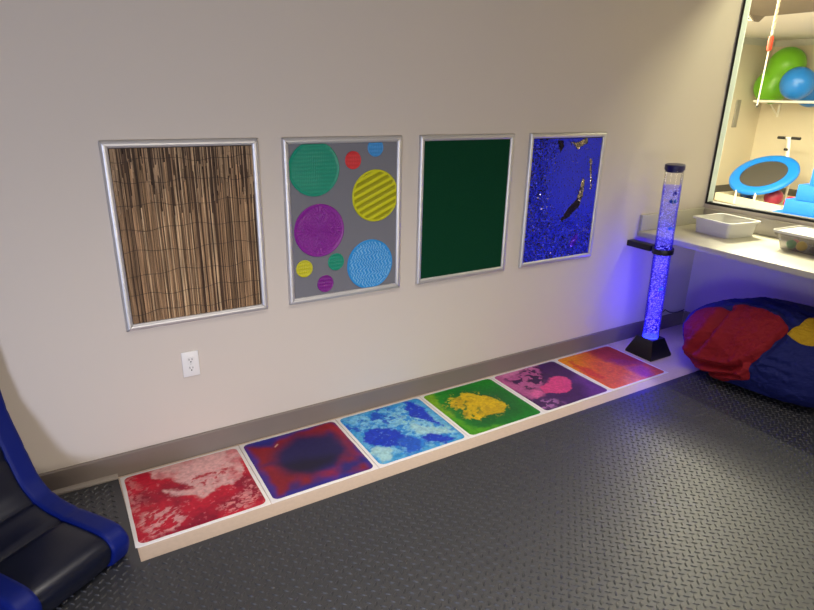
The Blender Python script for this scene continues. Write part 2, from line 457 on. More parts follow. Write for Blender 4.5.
# ------------------------------------------------------------------ power outlet
ox, oz = -.039, .452
t = thing('power_outlet', 'white double power outlet on the wall below the reed panel', 'outlet', (ox, 0, oz))
obj('cover_plate', box(B(), ox-.035, ox+.035, -.006, -.0005, oz-.058, oz+.058, .0025, 3), M['white'], t)
for s in (-1, 1):
    b = B(); cz = oz+s*.0195
    pts = [(ox+.017*math.cos(a), cz+.0145*max(-1, min(1, 1.25*math.sin(a)))) for a in np.linspace(0, 2*PI, 28, endpoint=False)]
    prism(b, pts, 'y', -.0085, -.0062)
    so = obj('socket', b, M['white'], t)
    b = B()
    box(b, ox-.0075, ox-.0050, -.0092, -.0086, cz-.001, cz+.008); box(b, ox+.0048, ox+.0072, -.0092, -.0086, cz-.001, cz+.007)
    box(b, ox-.0028, ox+.0028, -.0092, -.0086, cz-.0105, cz-.0055)
    obj('slot', b, M['slot'], so)
obj('screw', lathe(B(), [(0, .0018), (.002, .0016), (.0028, 0)], (ox, -.0062, oz), (0, -1, 0), 12), M['alu'], t)

# ------------------------------------------------------------------ liquid floor tiles
TX, TYN, TD = -.381, -.503, .465
def blend(a, bcol, m): return a*(1-m[..., None])+np.array(lin(bcol))*m[..., None]
def pm(u, v, P, amp=.10, fr=7, soft=.012, s=0):
    d = sdpoly(u, v, P)+amp*fbm(u*fr, v*fr, s)
    return 1-sstep(-soft, soft, d)
def full(u, c): return np.broadcast_to(np.array(lin(c)), u.shape+(3,)).copy()
def dye1(u, v):
    c = full(u, (186, 24, 50)); c = blend(c, (140, 14, 46), sstep(-.12, .18, fbm(u*5, v*5, 1)))
    edge = np.minimum(np.minimum(u, 1-u), np.minimum(v, 1-v))
    top = pm(u, v, [(.20,.96),(.30,.80),(.366,.748),(.514,.508),(.30,.60),(.36,.49),(.43,.434),(.528,.366),(.734,.419),(.892,.495),(.97,.6),(.98,1.0),(.3,1.02)], .13, 9, .02, 2)
    c = blend(c, (214, 168, 166), top*.92)
    c = blend(c, (186, 70, 84), top*sstep(.05, .2, fbm(u*5+3, v*5, 5))*.6)
    vein = pm(u, v, [(.47,.66),(.62,.72),(.80,.66),(.88,.56),(.74,.52),(.58,.5)], .2, 14, .02, 8)*sstep(.0, .08, fbm(u*26, v*26, 6))
    c = blend(c, (170, 24, 46), vein*.9)
    gash = pm(u, v, [(.28,.80),(.40,.68),(.50,.56),(.52,.52),(.47,.55),(.36,.68)], .05, 16, .012, 3)
    c = blend(c, (160, 20, 44), gash)
    st = pm(u, v, [(.10,.40),(.34,.36),(.36,.17),(.26,.09),(.12,.07),(.06,.2)], .12, 6, .03, 4)*sstep(.0, .10, fbm((u+v*.5)*14, (v-u*.5)*34, 7))
    c = blend(c, (216, 160, 160), st*.85)
    le = sstep(.20, .0, u)*sstep(.02, .12, fbm(u*30, v*36, 9))
    c = blend(c, (206, 130, 130), le*.8)
    re = pm(u, v, [(.62,.18),(.84,.26),(.93,.4),(.97,.2),(.92,.06),(.62,.03)], .1, 8, .03, 2)*sstep(.06, .14, np.abs(fbm(u*18, v*30, 11)))
    c = blend(c, (224, 150, 150), re*.7)
    sp = sstep(.22, .27, fbm(u*40, v*40, 12, 2))
    c = blend(c, (206, 120, 126), sp*.5*(v < .75))
    c = blend(c, (210, 62, 72), sstep(.035, .0, edge)*.6)
    return c
def dye2(u, v):
    w = u+.12*fbm(u*3, v*3, 1); z = v+.12*fbm(u*3, v*3, 4)
    c = full(u, (128, 26, 40)); c = blend(c, (40, 34, 112), sstep(.0, .22, fbm(u*2.6, v*2.6, 22)))
    edge = np.minimum(np.minimum(w, 1-w), np.minimum(z, 1-z))
    c = blend(c, (42, 44, 140), sstep(.09, .01, edge+.09*fbm(u*5, v*5, 3))*.85)
    c = blend(c, (168, 30, 36), pm(w, z, [(.12,.45),(.3,.2),(.62,.08),(.66,.16),(.4,.25),(.22,.5)], .15, 4, .08)*.75)
    c = blend(c, (158, 34, 44), pm(w, z, [(.70,.22),(.85,.35),(.97,.25),(.9,.5),(.98,.8),(.88,.95),(.86,.45)], .1, 4, .06)*.7)
    d = sdpoly(w, z, [(.26,.70),(.53,.90),(.86,.74),(.86,.36),(.72,.24),(.42,.22),(.22,.34),(.18,.52)])
    c = blend(c, (30, 24, 78), sstep(.12, -.10, d))
    c = blend(c, (22, 18, 40), sstep(.08, -.10, sdpoly(w, z, [(.22,.48),(.5,.45),(.74,.36),(.68,.24),(.42,.2),(.24,.3)]))*.85)
    c = blend(c, (200, 150, 140), pm(u, v, [(.285,.80),(.33,.84),(.335,.82),(.29,.785)], .01, 9, .004)*.8)
    return c
def dye3(u, v):
    w = u+.05*fbm(u*9, v*9, 1); z = v+.05*fbm(u*9, v*9, 4)
    c = full(u, (124, 190, 224)); c = blend(c, (150, 206, 214), sstep(0, .2, fbm(u*3, v*3, 31)))
    c = blend(c, (86, 160, 214), sstep(.03, .10, np.abs(fbm(u*20, v*20, 39)))*.6)
    c = blend(c, (44, 132, 208), sstep(.0, .07, fbm(u*22, v*22, 32)))
    edge = np.minimum(np.minimum(u, 1-u), np.minimum(v, 1-v))
    c = blend(c, (54, 150, 206), sstep(.14, .02, edge+.16*fbm(u*7, v*7, 35))*.8)
    br = pm(u, v, [(.02,.9),(.5,.98),(.62,.7),(.45,.62),(.3,.75),(.08,.6)], .2, 6, .04, 5)*sstep(.02, .10, fbm(u*22, v*22, 36))
    c = blend(c, (30, 82, 190), br)
    for P in ([(.076,.523),(.15,.62),(.212,.649),(.36,.60),(.42,.52),(.468,.4),(.552,.202),(.504,.088),(.346,.043),(.334,.224),(.23,.27),(.114,.335)],
              [(.80,.985),(.88,.93),(.904,.806),(.884,.557),(.90,.42),(.91,.295),(.86,.35),(.78,.52),(.70,.66),(.74,.86)],
              [(.59,.234),(.704,.26),(.812,.14),(.878,.06),(.736,.056),(.592,.142)]):
        c = blend(c, (22, 58, 190), pm(u, v, P, .09, 14, .015, 6))
    c = blend(c, (40, 110, 205), pm(u, v, [(.33,.3),(.5,.36),(.6,.15),(.5,.04),(.32,.03)], .1, 8, .03, 3)*.5)
    c = blend(c, (150, 200, 226), sstep(.25, .30, fbm(u*44, v*44, 38, 2))*.25)
    c = blend(c, (172, 214, 214), pm(u, v, [(.07,.3),(.22,.25),(.2,.1),(.06,.06)], .14, 10, .03, 9)*.8)
    c = blend(c, (172, 214, 214), pm(u, v, [(.62,.5),(.84,.3),(.92,.16),(.75,.26),(.6,.32)], .12, 10, .03, 8)*.7)
    return c
def dye4(u, v):
    c = full(u, (22, 128, 36)); c = blend(c, (16, 92, 38), sstep(.35, -.05, sdpoly(u, v, [(.3,.2),(.75,.25),(.8,.6),(.5,.75),(.3,.5)])))
    lf = pm(u, v, [(.0,1.0),(.22,.98),(.12,.75),(.10,.6),(.12,.4),(.0,.45)], .18, 9, .04, 2); c = blend(c, (126, 168, 26), lf*.75)
    lf2 = pm(u, v, [(.03,.5),(.1,.4),(.16,.1),(.45,.04),(.45,.0),(.0,.0)], .14, 9, .04, 5); c = blend(c, (84, 160, 28), lf2*.75)
    edge = np.minimum(np.minimum(u, 1-u), np.minimum(v, 1-v)); c = blend(c, (116, 180, 30), sstep(.035, .0, edge)*.75)
    P = [(.15,.64),(.19,.70),(.282,.76),(.40,.80),(.46,.80),(.60,.70),(.652,.66),(.690,.56),(.72,.338),(.64,.30),(.6,.256),(.5,.26),(.416,.265),(.30,.25),(.218,.303),(.212,.385),(.27,.47),(.25,.54),(.176,.57)]
    y = pm(u, v, P, .11, 11, .012, 3)
    hole = sstep(.09, .15, fbm(u*24, v*24, 41))*sstep(.62, .3, u)
    c = blend(c, (206, 172, 16), y*(1-hole*.9)); c = blend(c, (170, 138, 22), y*sstep(.0, .12, fbm(u*14, v*14, 43))*.6)
    ring = sstep(.10, .0, np.abs(sdpoly(u, v, P)))*sstep(.17, .2, fbm(u*38, v*38, 44, 2)); c = blend(c, (184, 168, 40), ring)
    return c
def dye5(u, v):
    c = full(u, (66, 32, 86)); c = blend(c, (104, 52, 140), pm(u, v, [(1,.0),(1,.5),(.82,.45),(.78,.2),(.6,.0)], .15, 4, .1, 1)*.8)
    tl = pm(u, v, [(.0,1.0),(.75,1.0),(.62,.80),(.5,.6),(.38,.5),(.25,.34),(.05,.3)], .12, 6, .04, 2); c = blend(c, (178, 88, 142), tl*.9)
    c = blend(c, (212, 128, 176), pm(u, v, [(.1,.98),(.7,1.0),(.6,.92),(.15,.9)], .06, 7, .03)*.6)
    br = pm(u, v, [(.12,.86),(.7,.97),(.72,.78),(.5,.6),(.38,.52),(.2,.5)], .14, 8, .04, 4)*sstep(-.02, .04, fbm(u*15+fbm(u*6, v*6, 2)*3, v*15, 52))
    c = blend(c, (58, 26, 72), br)
    P = [(.326,.50),(.42,.50),(.502,.54),(.60,.62),(.70,.63),(.776,.576),(.78,.46),(.74,.381),(.618,.265),(.5,.25),(.392,.265),(.30,.36)]
    c = blend(c, (206, 66, 128), pm(u, v, P, .08, 9, .015, 5))
    c = blend(c, (206, 92, 150), pm(u, v, [(.10,.42),(.25,.48),(.28,.40),(.23,.30),(.12,.28)], .12, 9, .02, 5))
    sp = pm(u, v, [(.05,.3),(.3,.22),(.3,.02),(.02,.02)], .15, 6, .05, 6)*sstep(-.01, .08, fbm(u*26, v*26, 55)); c = blend(c, (176, 118, 178), sp*.8)
    edge = np.minimum(np.minimum(u, 1-u), np.minimum(v, 1-v)); c = blend(c, (150, 90, 150), sstep(.03, .0, edge)*.5)
    return c
def dye6(u, v):
    w = u+.10*fbm(u*7, v*7, 1); z = v+.10*fbm(u*7, v*7, 4)
    c = full(u, (214, 96, 34)); c = blend(c, (224, 136, 20), sstep(.22, -.12, sdpoly(w, z, [(.0,1.),(.4,1.),(.2,.8),(.12,.6),(.0,.6)])))
    c = blend(c, (168, 52, 44), sstep(.05, -.08, sdpoly(w, z, [(.56,1.),(1,1.),(1,.40),(.70,.42),(.534,.6),(.5,.8)])))
    c = blend(c, (204, 48, 36), pm(w, z, [(.136,.853),(.158,.665),(.196,.533),(.20,.28),(.11,.22),(.082,.458),(.066,.643)], .12, 9, .03, 5)*.85)
    c = blend(c, (150, 54, 92), pm(w, z, [(.56,.6),(.7,.62),(.9,.5),(.94,.36),(.7,.36),(.6,.4)], .14, 7, .05, 6)*.75)
    c = blend(c, (176, 84, 120), sstep(.05, -.08, sdpoly(w, z, [(.60,.36),(.86,.36),(.88,.2),(.78,.02),(.62,.02),(.58,.15)]))*.9)  # bubble tube's violet reflection painted into the dye
    c = blend(c, (222, 130, 86), pm(w, z, [(.36,.2),(.55,.26),(.58,.08),(.46,.0),(.3,.02)], .12, 8, .05, 7)*.7)
    c = blend(c, (190, 60, 40), sstep(.07, .13, np.abs(fbm(u*12, v*12, 61)))*pm(u, v, [(.3,.7),(.6,.6),(.6,.1),(.3,.1)], .1, 6, .05)*.5)
    c = blend(c, (186, 70, 52), pm(w, z, [(.9,.3),(1,.35),(1,0),(.86,.0)], .08, 6, .04)*.8)
    return c
xe = [-.381, .126, .617, 1.119, 1.612, 2.120, 2.621]      # measured joints between the tiles
TL = [('red and pale pink liquid floor tile at the left end of the row', dye1), ('dark navy and red liquid floor tile between red and light blue tiles', dye2),
      ('light blue liquid floor tile with deep blue blots', dye3), ('green liquid floor tile with a yellow blot', dye4),
      ('purple liquid floor tile with a pink blot', dye5), ('orange liquid floor tile next to the bubble tube', dye6)]
for i, (lab, fn) in enumerate(TL):
    x0, x1, y0, y1 = xe[i]+.0012, xe[i+1]-.0012, TYN, -.0290
    t = thing('liquid_floor_tile', lab, 'floor tile', ((x0+x1)/2, (y0+y1)/2, 0), 'liquid floor tiles along the wall')
    obj('tile_border', box(B(), x0, x1, y0, y1, .0003, .0052, .0015, 2), M['tile_white'], t)
    n = 170; g = np.linspace(-1, 1, n)
    A, Bv = np.meshgrid(g, g); rc = .11
    k = np.clip(np.abs(Bv)-(1-rc), 0, rc); wd = 1-(rc-np.sqrt(np.maximum(rc*rc-k*k, 0)))
    kk = np.clip(np.abs(A)-(1-rc), 0, rc)
    A2 = A*wd
    U, Vv = A2*.5+.5, Bv*.5+.5
    mg = .014
    wob = .0035*fbm(U*5, Vv*5, i)
    X = x0+mg+(x1-x0-2*mg)*U+wob; Y = y0+mg*.85+(y1-y0-2*mg*.85)*Vv+wob
    ed = np.minimum(1-np.abs(A), 1-np.abs(Bv)); Z = .0054+.0014*sstep(0, .06, ed)+.0005*fbm(U*9, Vv*9, i+3)*sstep(0, .1, ed)
    # pattern coordinates span the whole tile, border included
    up = (X-x0)/(x1-x0); vp = (Y-y0)/(y1-y0)
    wx = up+.030*fbm(up*34, vp*34, 81+i)+.014*fbm(up*80, vp*80, 91+i, 2); wy = vp+.030*fbm(up*34, vp*34, 101+i)+.014*fbm(up*80, vp*80, 111+i, 2)
    c = fn(wx, wy) if i != 1 else fn(up+.01*fbm(up*40, vp*40, 5), vp)
    c = np.clip(c*(1+(.55 if i != 1 else .25)*fbm(up*46, vp*46, 121+i, 3))[..., None], 0, 1)
    f = [(j*n+q, j*n+q+1, (j+1)*n+q+1, (j+1)*n+q) for j in range(n-1) for q in range(n-1)]
    pyobj('gel_panel', np.stack([X, Y, Z], -1).reshape(-1, 3), f, M['gel'], t, sharp=None, dye=c.reshape(-1, 3))

# ------------------------------------------------------------------ rubber mat
out = [(-2.9, -4.9), (3.40, -4.9), (3.40, -.572), (-.372, -.582), (-.386, -.034), (-2.9, -.034)]
b = prism(B(), out, 'z', .0004, .004)
me = bpy.data.meshes.new('rubber_floor_mat'); b.to_mesh(me); b.free()
mv = np.zeros(len(me.vertices)*3); me.vertices.foreach_get('co', mv); V = [tuple(q) for q in mv.reshape(-1, 3)]
F = [tuple(p.vertices) for p in me.polygons]; bpy.data.meshes.remove(me)
P_ = .036; hl, hw = .0132, .0050; cen = []
ny = 58; nxx = int((3.38+1.4)/P_)
for j in range(ny):
    for i in range(nxx):
        for q in (0, 1):
            cx = -1.4+i*P_+q*P_/2; cy = -.61-j*P_-q*P_/2
            if cx < 3.38: cen.append((cx, cy, q))
for j in range(15):
    for i in range(27):
        for q in (0, 1):
            cx = -.40-i*P_-q*P_/2; cy = -.055-j*P_-q*P_/2
            if cx < -.40 and cy > -.585: cen.append((cx, cy, q))
cen = np.array(cen); N = len(cen)
an = np.arange(8)*PI/4; ex = np.cos(an); ey = np.sin(an)
VV = []
for sc_, h in ((1, .0039), (.5, .0078)):
    lx = hl*sc_*np.sign(ex)*np.abs(ex)**1.0; ly = hw*sc_*ey
    th = np.where(cen[:, 2] == 0, PI/4, -PI/4)[:, None]
    VV.append(np.stack([cen[:, :1]+lx*np.cos(th)-ly*np.sin(th), cen[:, 1:2]+lx*np.sin(th)+ly*np.cos(th), np.full((N, 8), h)], -1))
BVt = np.concatenate(VV, 1).reshape(-1, 3); o0 = len(V)
V = V+[tuple(q) for q in BVt]
for k in range(N):
    s_ = o0+k*16
    for q in range(8): F.append((s_+q, s_+(q+1) % 8, s_+8+(q+1) % 8, s_+8+q))
    F.append(tuple(s_+8+q for q in range(8)))
tag(pyobj('rubber_floor_mat', V, F, M['rubber'], base=(.3, -2.4, 0), sharp=25), 'black rubber mat with raised diamond tread over the floor', 'floor mat')

# ------------------------------------------------------------------ blue vinyl lounge chair
NB = Vector((-.42, -.50, 0)); bd = Vector((-.5593, .8290, 0)); wd_ = Vector((-.8290, -.5593, 0))
ctrl = [(-.020,.006),(-.048,.045),(-.056,.100),(-.012,.139),(.089,.142),(.193,.138),(.300,.150),(.385,.203),(.440,.330),(.484,.440),(.505,.550),(.520,.68),(.532,.82),(.538,.93),(.552,.962),
        (.574,.955),(.586,.90),(.583,.70),(.578,.50),(.566,.33),(.545,.18),(.500,.055),(.42,.008),(.30,.004),(.12,.004),(.03,.003)]
def spline(pts, k=5):
    n = len(pts); P = np.array(pts); o = []
    for i in range(n):
        p0, p1, p2, p3 = P[i-1], P[i], P[(i+1) % n], P[(i+2) % n]
        for t_ in np.linspace(0, 1, k, endpoint=False):
            o.append(.5*((2*p1)+(-p0+p2)*t_+(2*p0-5*p1+4*p2-p3)*t_**2+(-p0+3*p1-3*p2+p3)*t_**3))
    return np.array(o)
KS = 6; prof = spline(ctrl, KS); nP = len(prof)
tan = np.roll(prof, -1, 0)-np.roll(prof, 1, 0); tan /= np.linalg.norm(tan, axis=1)[:, None]
nor = np.stack([-tan[:, 1], tan[:, 0]], -1)
if ((prof-prof.mean(0))*nor).sum() < 0: nor = -nor
seams = [int(5.0*KS), int(6.45*KS), int(7.9*KS), int(9.2*KS), int(10.3*KS), int(11.4*KS), int(12.6*KS)]
arc = np.concatenate([[0], np.cumsum(np.linalg.norm(np.diff(prof, axis=0), axis=1))])
groove = np.zeros(nP)
for s_ in seams: groove = np.maximum(groove, np.exp(-((arc-arc[s_])/.006)**2))
chair = thing('floor_lounge_chair', 'low curved blue and navy vinyl lounge chair leaning near the wall at left', 'chair', tuple(NB))
def band(name, m, w0, w1, nW, inset_fn, gd):
    ws = np.linspace(0, 1, nW); v = []; f = []
    for w in ws:
        ins = inset_fn(w)
        q = prof-nor*(ins+gd*groove)[:, None]
        q[:, 1] = np.maximum(q[:, 1], .0045)
        for (tt, z) in q:
            p = NB+bd*float(tt)+wd_*float(w0+(w1-w0)*w); v.append((p.x, p.y, z))
    for j in range(nW-1):
        for k in range(nP): f.append((j*nP+k, j*nP+(k+1) % nP, (j+1)*nP+(k+1) % nP, (j+1)*nP+k))
    f.append(tuple(range(nP-1, -1, -1))); f.append(tuple((nW-1)*nP+k for k in range(nP)))
    return pyobj(name, v, f, m, chair, sharp=50)
rnd = lambda w: np.full(nP, .016*(1-math.sqrt(max(0, 1-(max(0, 1-w*4))**2)))+.005*max(0, (w-.85)/.15)**2)
band('side_bolster', M['vinyl_blue'], .001, .075, 14, rnd, .004)
band('side_bolster', M['vinyl_blue'], .399, .325, 14, rnd, .004)
o = band('centre_cushion', M['vinyl_navy'], .0757, .3243, 12, lambda w: np.full(nP, .006+.005*(2*w-1)**4), .009)
o['label'] = 'dark navy centre cushion with cross seams'

# ------------------------------------------------------------------ bubble tube lamp
TBX, TBY = 2.755, -.245
tb = thing('bubble_tube_lamp', 'tall clear bubble tube glowing blue on a black pyramid base', 'lamp', (TBX, TBY, 0))
b = B()
sq = lambda h, z: [(TBX-h, TBY-h, z), (TBX+h, TBY-h, z), (TBX+h, TBY+h, z), (TBX-h, TBY+h, z)]
lv = [sq(.098, .0006), sq(.100, .006), sq(.100, .014), sq(.062, .115), sq(.060, .120)]
R_ = [[b.verts.new(p) for p in l] for l in lv]
for A, C in zip(R_, R_[1:]):
    for k in range(4): b.faces.new((A[k], A[(k+1) % 4], C[(k+1) % 4], C[k]))
b.faces.new(R_[0][::-1]); b.faces.new(R_[-1])
obj('base', b, M['black'], tb)
AX = Vector((-.045, -.004, 1)).normalized(); T0 = Vector((TBX-.004, TBY, .1205)); RT = .0525
at = lambda h: T0+AX*h
obj('lamp_ring', lathe(B(), [(.0, .0), (RT-.006, 0), (RT-.006, .005), (.0, .005)], T0+AX*.001, AX), M['led'], tb)
obj('tube', lathe(B(), [(RT, 0), (RT, 1.065)], T0+AX*.0015, AX, 48), M['acrylic'], tb)
obj('water', lathe(B(), [(0, 0), (RT-.003, 0), (RT-.003, .965), (0, .965)], T0+AX*.008, AX, 48), M['water'], tb, sharp=60)
obj('cap', lathe(B(), [(RT-.004, -.012), (RT-.004, 0), (RT+.003, 0), (RT+.004, .004), (RT+.004, .026), (RT, .031), (0, .032)], at(1.0665), AX, 48), M['navy_cap'], tb)
b = B(); rb = random.Random(11)
a_ = AX.orthogonal().normalized(); c_ = AX.cross(a_)
ico = bmesh.new(); bmesh.ops.create_icosphere(ico, subdivisions=1, radius=1); iv = np.array([v.co[:] for v in ico.verts]); jf = [tuple(v.index for v in f.verts) for f in ico.faces]; ico.free()
V, F = [], []
for k in range(1250):
    h = rb.uniform(.02, .955); r_ = (RT-.010)*math.sqrt(rb.random()); an_ = rb.uniform(0, 2*PI)
    p = at(h)+a_*r_*math.cos(an_)+c_*r_*math.sin(an_); s_ = rb.uniform(.0016, .0040)
    nb = len(V)
    for q in iv: V.append((p.x+q[0]*s_, p.y+q[1]*s_, p.z+q[2]*s_*.85))
    for q in jf: F.append(tuple(nb+i for i in q))
pyobj('bubbles', V, F, M['bubble'], tb, sharp=None)['kind'] = 'stuff'
# wall bracket
BZ = .697; bc = at((BZ-T0.z)/AX.z)
wb = thing('wall_bracket', 'black bracket arm holding the bubble tube to the wall', 'bracket', (bc.x, -.01, BZ))
b = B(); box(b, bc.x-.030, bc.x+.030, TBY+RT+.012, -.0008, BZ-.019, BZ+.019, .004)
obj('arm', b, M['black'], wb)
b = lathe(B(), [(RT+.002, -.016), (RT+.010, -.016), (RT+.011, -.010), (RT+.011, .010), (RT+.010, .016), (RT+.002, .016), (RT+.002, -.016)], bc, AX, 48)
obj('clamp_ring', b, M['black'], wb)
# toy fish in the water
def fish(h, dx, dy, s, rot, col, lab):
    c = at(h)+Vector((dx, dy, 0)); m = mat('toy fish plastic', col, .3)
    t = thing('toy_fish', lab, 'toy fish', tuple(c), 'plastic fish in the bubble tube')
    Mx = Matrix.Translation(c) @ Matrix.Rotation(rot, 4, 'Z') @ Matrix.Diagonal((s, s, s, 1))
    b = B(); ball(b, (0, 0, 0), 1, 14, 10, (.019, .007, .011)); b.transform(Mx); obj('body', b, m, t)
    b = prism(B(), [(-.016, 0), (-.030, .012), (-.027, 0), (-.030, -.012)], 'y', -.002, .002); b.transform(Mx); obj('tail', b, m, t)
    b = prism(B(), [(-.006, .009), (.004, .0105), (-.008, .019)], 'y', -.0015, .0015); b.transform(Mx); obj('fin', b, m, t)
fish(.930, .016, -.02, 1.05, .2, (20, 20, 120), 'dark blue toy fish near the top of the bubble tube')
fish(.885, -.022, -.02, .95, 1.0, (0, 110, 130), 'teal toy fish at the left side high in the tube')
fish(.880, .024, -.02, .95, .3, (0, 120, 140), 'teal toy fish at the right side high in the tube')
fish(.720, .004, -.026, .95, 2.8, (70, 150, 235), 'light blue toy fish just above the tube bracket')
fish(.335, .006, -.028, 1.1, .1, (60, 210, 235), 'bright cyan toy fish halfway below the bracket')
# cable
obj('power_cord', tube(B(), [(TBX+.08, -.16, .0105), (2.95, -.07, .009), (3.08, -.03, .05), (3.15, -.018, .13), (3.20, -.0165, .155), (3.25, -.0165, .128), (3.30, -.0165, .114), (3.36, -.0165, .111), (3.425, -.0165, .118)], .0035, 8), M['cord'], tb)

# ------------------------------------------------------------------ counter
CX0, CZ = 2.783, .765
ct = thing('countertop', 'pale laminate counter under the window with low upstands', 'counter', (XR-.3, -1.4, CZ))
obj('slab', box(B(), CX0, XR-.0008, -3.4, -.0008, CZ-.034, CZ, .003), M['lam'], ct)
obj('back_splash', box(B(), XR-.021, XR-.0008, -3.4, -.021, CZ+.0003, CZ+.104, .002), M['splash'], ct)
obj('side_splash', box(B(), CX0+.004, XR-.0008, -.0205, -.0008, CZ+.0003, CZ+.104, .002), M['lam'], ct)
# bins
def openbin(cx, cy, z, w, d, h, rot, m, taper=.022, th=.003, lip=.010):
    def ring(hx, hy, zz, r=.025, n=5):
        o = []
        for sx, sy, a0_ in ((1, 1, 0), (-1, 1, PI/2), (-1, -1, PI), (1, -1, 3*PI/2)):
            for k in range(n):
                a = a0_+k*PI/2/(n-1); o.append((sx*(hx-r)+r*math.cos(a), sy*(hy-r)+r*math.sin(a), zz))
        return o
    L = [ring(w-taper, d-taper, 0), ring(w-.004, d-.004, h-.012), ring(w+lip, d+lip, h-.012), ring(w+lip, d+lip, h), ring(w-.002, d-.002, h), ring(w-taper-.001, d-taper-.001, th)]
    b = B(); n = len(L[0]); R = [[b.verts.new(p) for p in l] for l in L]
    for A, C in zip(R, R[1:]):
        for k in range(n): b.faces.new((A[k], A[(k+1) % n], C[(k+1) % n], C[k]))
    b.faces.new(R[0][::-1]); b.faces.new(R[-1])
    b.transform(Matrix.Translation((cx, cy, z)) @ Matrix.Rotation(rot, 4, 'Z'))
    return b
tag(obj('storage_bin', openbin(3.235, -.305, CZ+.0005, .135, .135, .098, math.radians(-7), M['bin'], .012), M['bin'], base=(3.235, -.305, CZ)),
    'empty open white plastic bin on the counter below the window', 'bin')
M['clear'] = mat_thin('clear bin plastic', (.95, .94, .93), .05, ('diff', (.8, .78, .76), 1, .08))
b2x, b2y = 3.27, -.855
b2 = thing('lidded_bin', 'clear plastic bin of toys with a white lid at the right edge', 'bin', (b2x, b2y, CZ))
obj('bin_body', openbin(b2x, b2y, CZ+.0005, .135, .185, .092, math.radians(-3), None), M['clear'], b2)
b = openbin(0, 0, .0, .150, .20, .014, 0, None, .002, .006, .002); b.transform(Matrix.Translation((b2x, b2y, CZ+.0935)) @ Matrix.Rotation(math.radians(-3), 4, 'Z'))
obj('lid', b, M['bin'], b2)
for (dx, dy, r, col, nm) in ((-.075, .115, .026, (60, 150, 80), 'green toy ball in the clear lidded bin'), (-.082, .055, .028, (236, 196, 30), 'yellow toy ball in the clear lidded bin'),
                             (-.082, -.075, .029, (50, 120, 236), 'blue toy ball in the clear lidded bin'), (-.02, .12, .024, (226, 120, 130), 'pink toy ball in the clear lidded bin'), (-.078, -.008, .020, (90, 66, 52), 'brown toy ball in the clear lidded bin')):
    b = ball(B(), (b2x+dx, b2y+dy, CZ+.0045+r), r, 20, 14)
    for v in b.verts:
        d = v.co-Vector((b2x+dx, b2y+dy, CZ+.0045+r)); d.normalize(); v.co += d*r*.05*math.sin(d.x*14)*math.sin(d.y*14)*math.sin(d.z*14)
    tag(obj('toy_ball', b, mat('toy plastic', col, .45), base=(b2x+dx, b2y+dy, CZ+.004)), nm, 'toy ball', 'toy balls in the lidded bin')

# ------------------------------------------------------------------ bean bag
BC = np.array([3.05, -.91, .22]); BA = np.array([.345, .56, .275]); BR = .25
def unit(d): d = np.asarray(d, float); return d/np.linalg.norm(d, axis=-1, keepdims=True)
def polyline_d(d, P):
    """angular-ish distance from unit directions d to a polyline of unit directions"""
    P = unit(P); best = np.full(d.shape[:-1], 9.)
    for a, e in zip(P, P[1:]):
        ab = e-a; t_ = np.clip(((d-a)@ab)/(ab@ab), 0, 1); best = np.minimum(best, np.linalg.norm(d-(a+t_[..., None]*ab), axis=-1))
    return best
CREASE = [([(-.70,.71,-.15),(-.749,.663,-.017),(-.772,.625,.113),(-.738,.608,.292),(-.655,.621,.431),(-.545,.638,.545)], .022, .05),
          ([(-.95,.10,-.03),(-1.,.0,.009),(-.96,-.15,.20),(-.85,-.25,.45),(-.72,-.28,.62)], .016, .045),
          ([(-.60,.76,-.25),(-.75,.60,-.26),(-.87,.42,-.23),(-.96,.22,-.19),(-.97,.12,-.10)], .032, .045),
          ([(-.70,.60,-.42),(-.83,.42,-.36),(-.93,.25,-.30),(-.98,.10,-.26)], .024, .035),
          ([(-.966,-.223,.131),(-.932,-.339,.131),(-.868,-.481,.122)], .010, .04),
          ([(-.93,-.20,.02),(-.90,-.36,.03),(-.86,-.48,-.02)], .008, .04),
          ([(-.783,.301,-.545),(-.798,-.035,-.56),(-.712,-.363,-.56),(-.743,-.57,-.35)], .010, .04),
          ([(-.3,.75,.60),(-.35,.4,.85),(-.45,.0,.89),(-.60,-.25,.76)], .012, .05),
          ([(.0,.55,.83),(-.1,.1,.99),(-.25,-.4,.88)], .010, .05)]
def blob(d, wr=1.0):
    d = unit(d); c, s = math.cos(BR), math.sin(BR)
    q = np.stack([d[..., 0]*c+d[..., 1]*s, -d[..., 0]*s+d[..., 1]*c, d[..., 2]], -1)
    r = ((np.abs(q/BA)**2.0).sum(-1))**(-.5)
    r = r*(1+.025*np.sin(5*d[..., 0]+3*d[..., 1]+1)*np.cos(4*d[..., 2]-2*d[..., 1]))
    for P, dep, wid in CREASE:
        ds = polyline_d(d, P); r = r-wr*dep*np.exp(-(ds/wid)**2)+wr*dep*.45*np.exp(-((ds-wid*2.0)/(wid*1.1))**2)
    r = r+wr*.020*fbm(d[..., 1]*5+d[..., 0]*2, d[..., 2]*6+d[..., 0], 71)+wr*.016*(np.abs(fbm(d[..., 1]*13, d[..., 2]*15+d[..., 0]*8, 75))-.12)
    P = BC+d*r[..., None]; z = P[..., 2].copy()
    P[..., 0:2] = BC[:2]+(P[..., 0:2]-BC[:2])*(1+.08*np.exp(-((z-.06)/.09)**2))[..., None]
    P[..., 2] = np.where(z < .03, .0065+.0245*np.exp((z-.03)/.06), z)
    P[..., 0] = np.where(P[..., 0] > 3.36, 3.36+.06*np.tanh((P[..., 0]-3.36)/.06), P[..., 0])
    return P
bag = thing('bean_bag', 'large blue, red and yellow bean bag slumped on the floor under the counter', 'bean bag', (BC[0], BC[1], 0))
nu, nv = 260, 150
ph = np.linspace(-PI/2, PI/2, nv+1)[1:-1]; th = np.linspace(-PI, PI, nu, endpoint=False)
PH, TH = np.meshgrid(ph, th, indexing='ij')
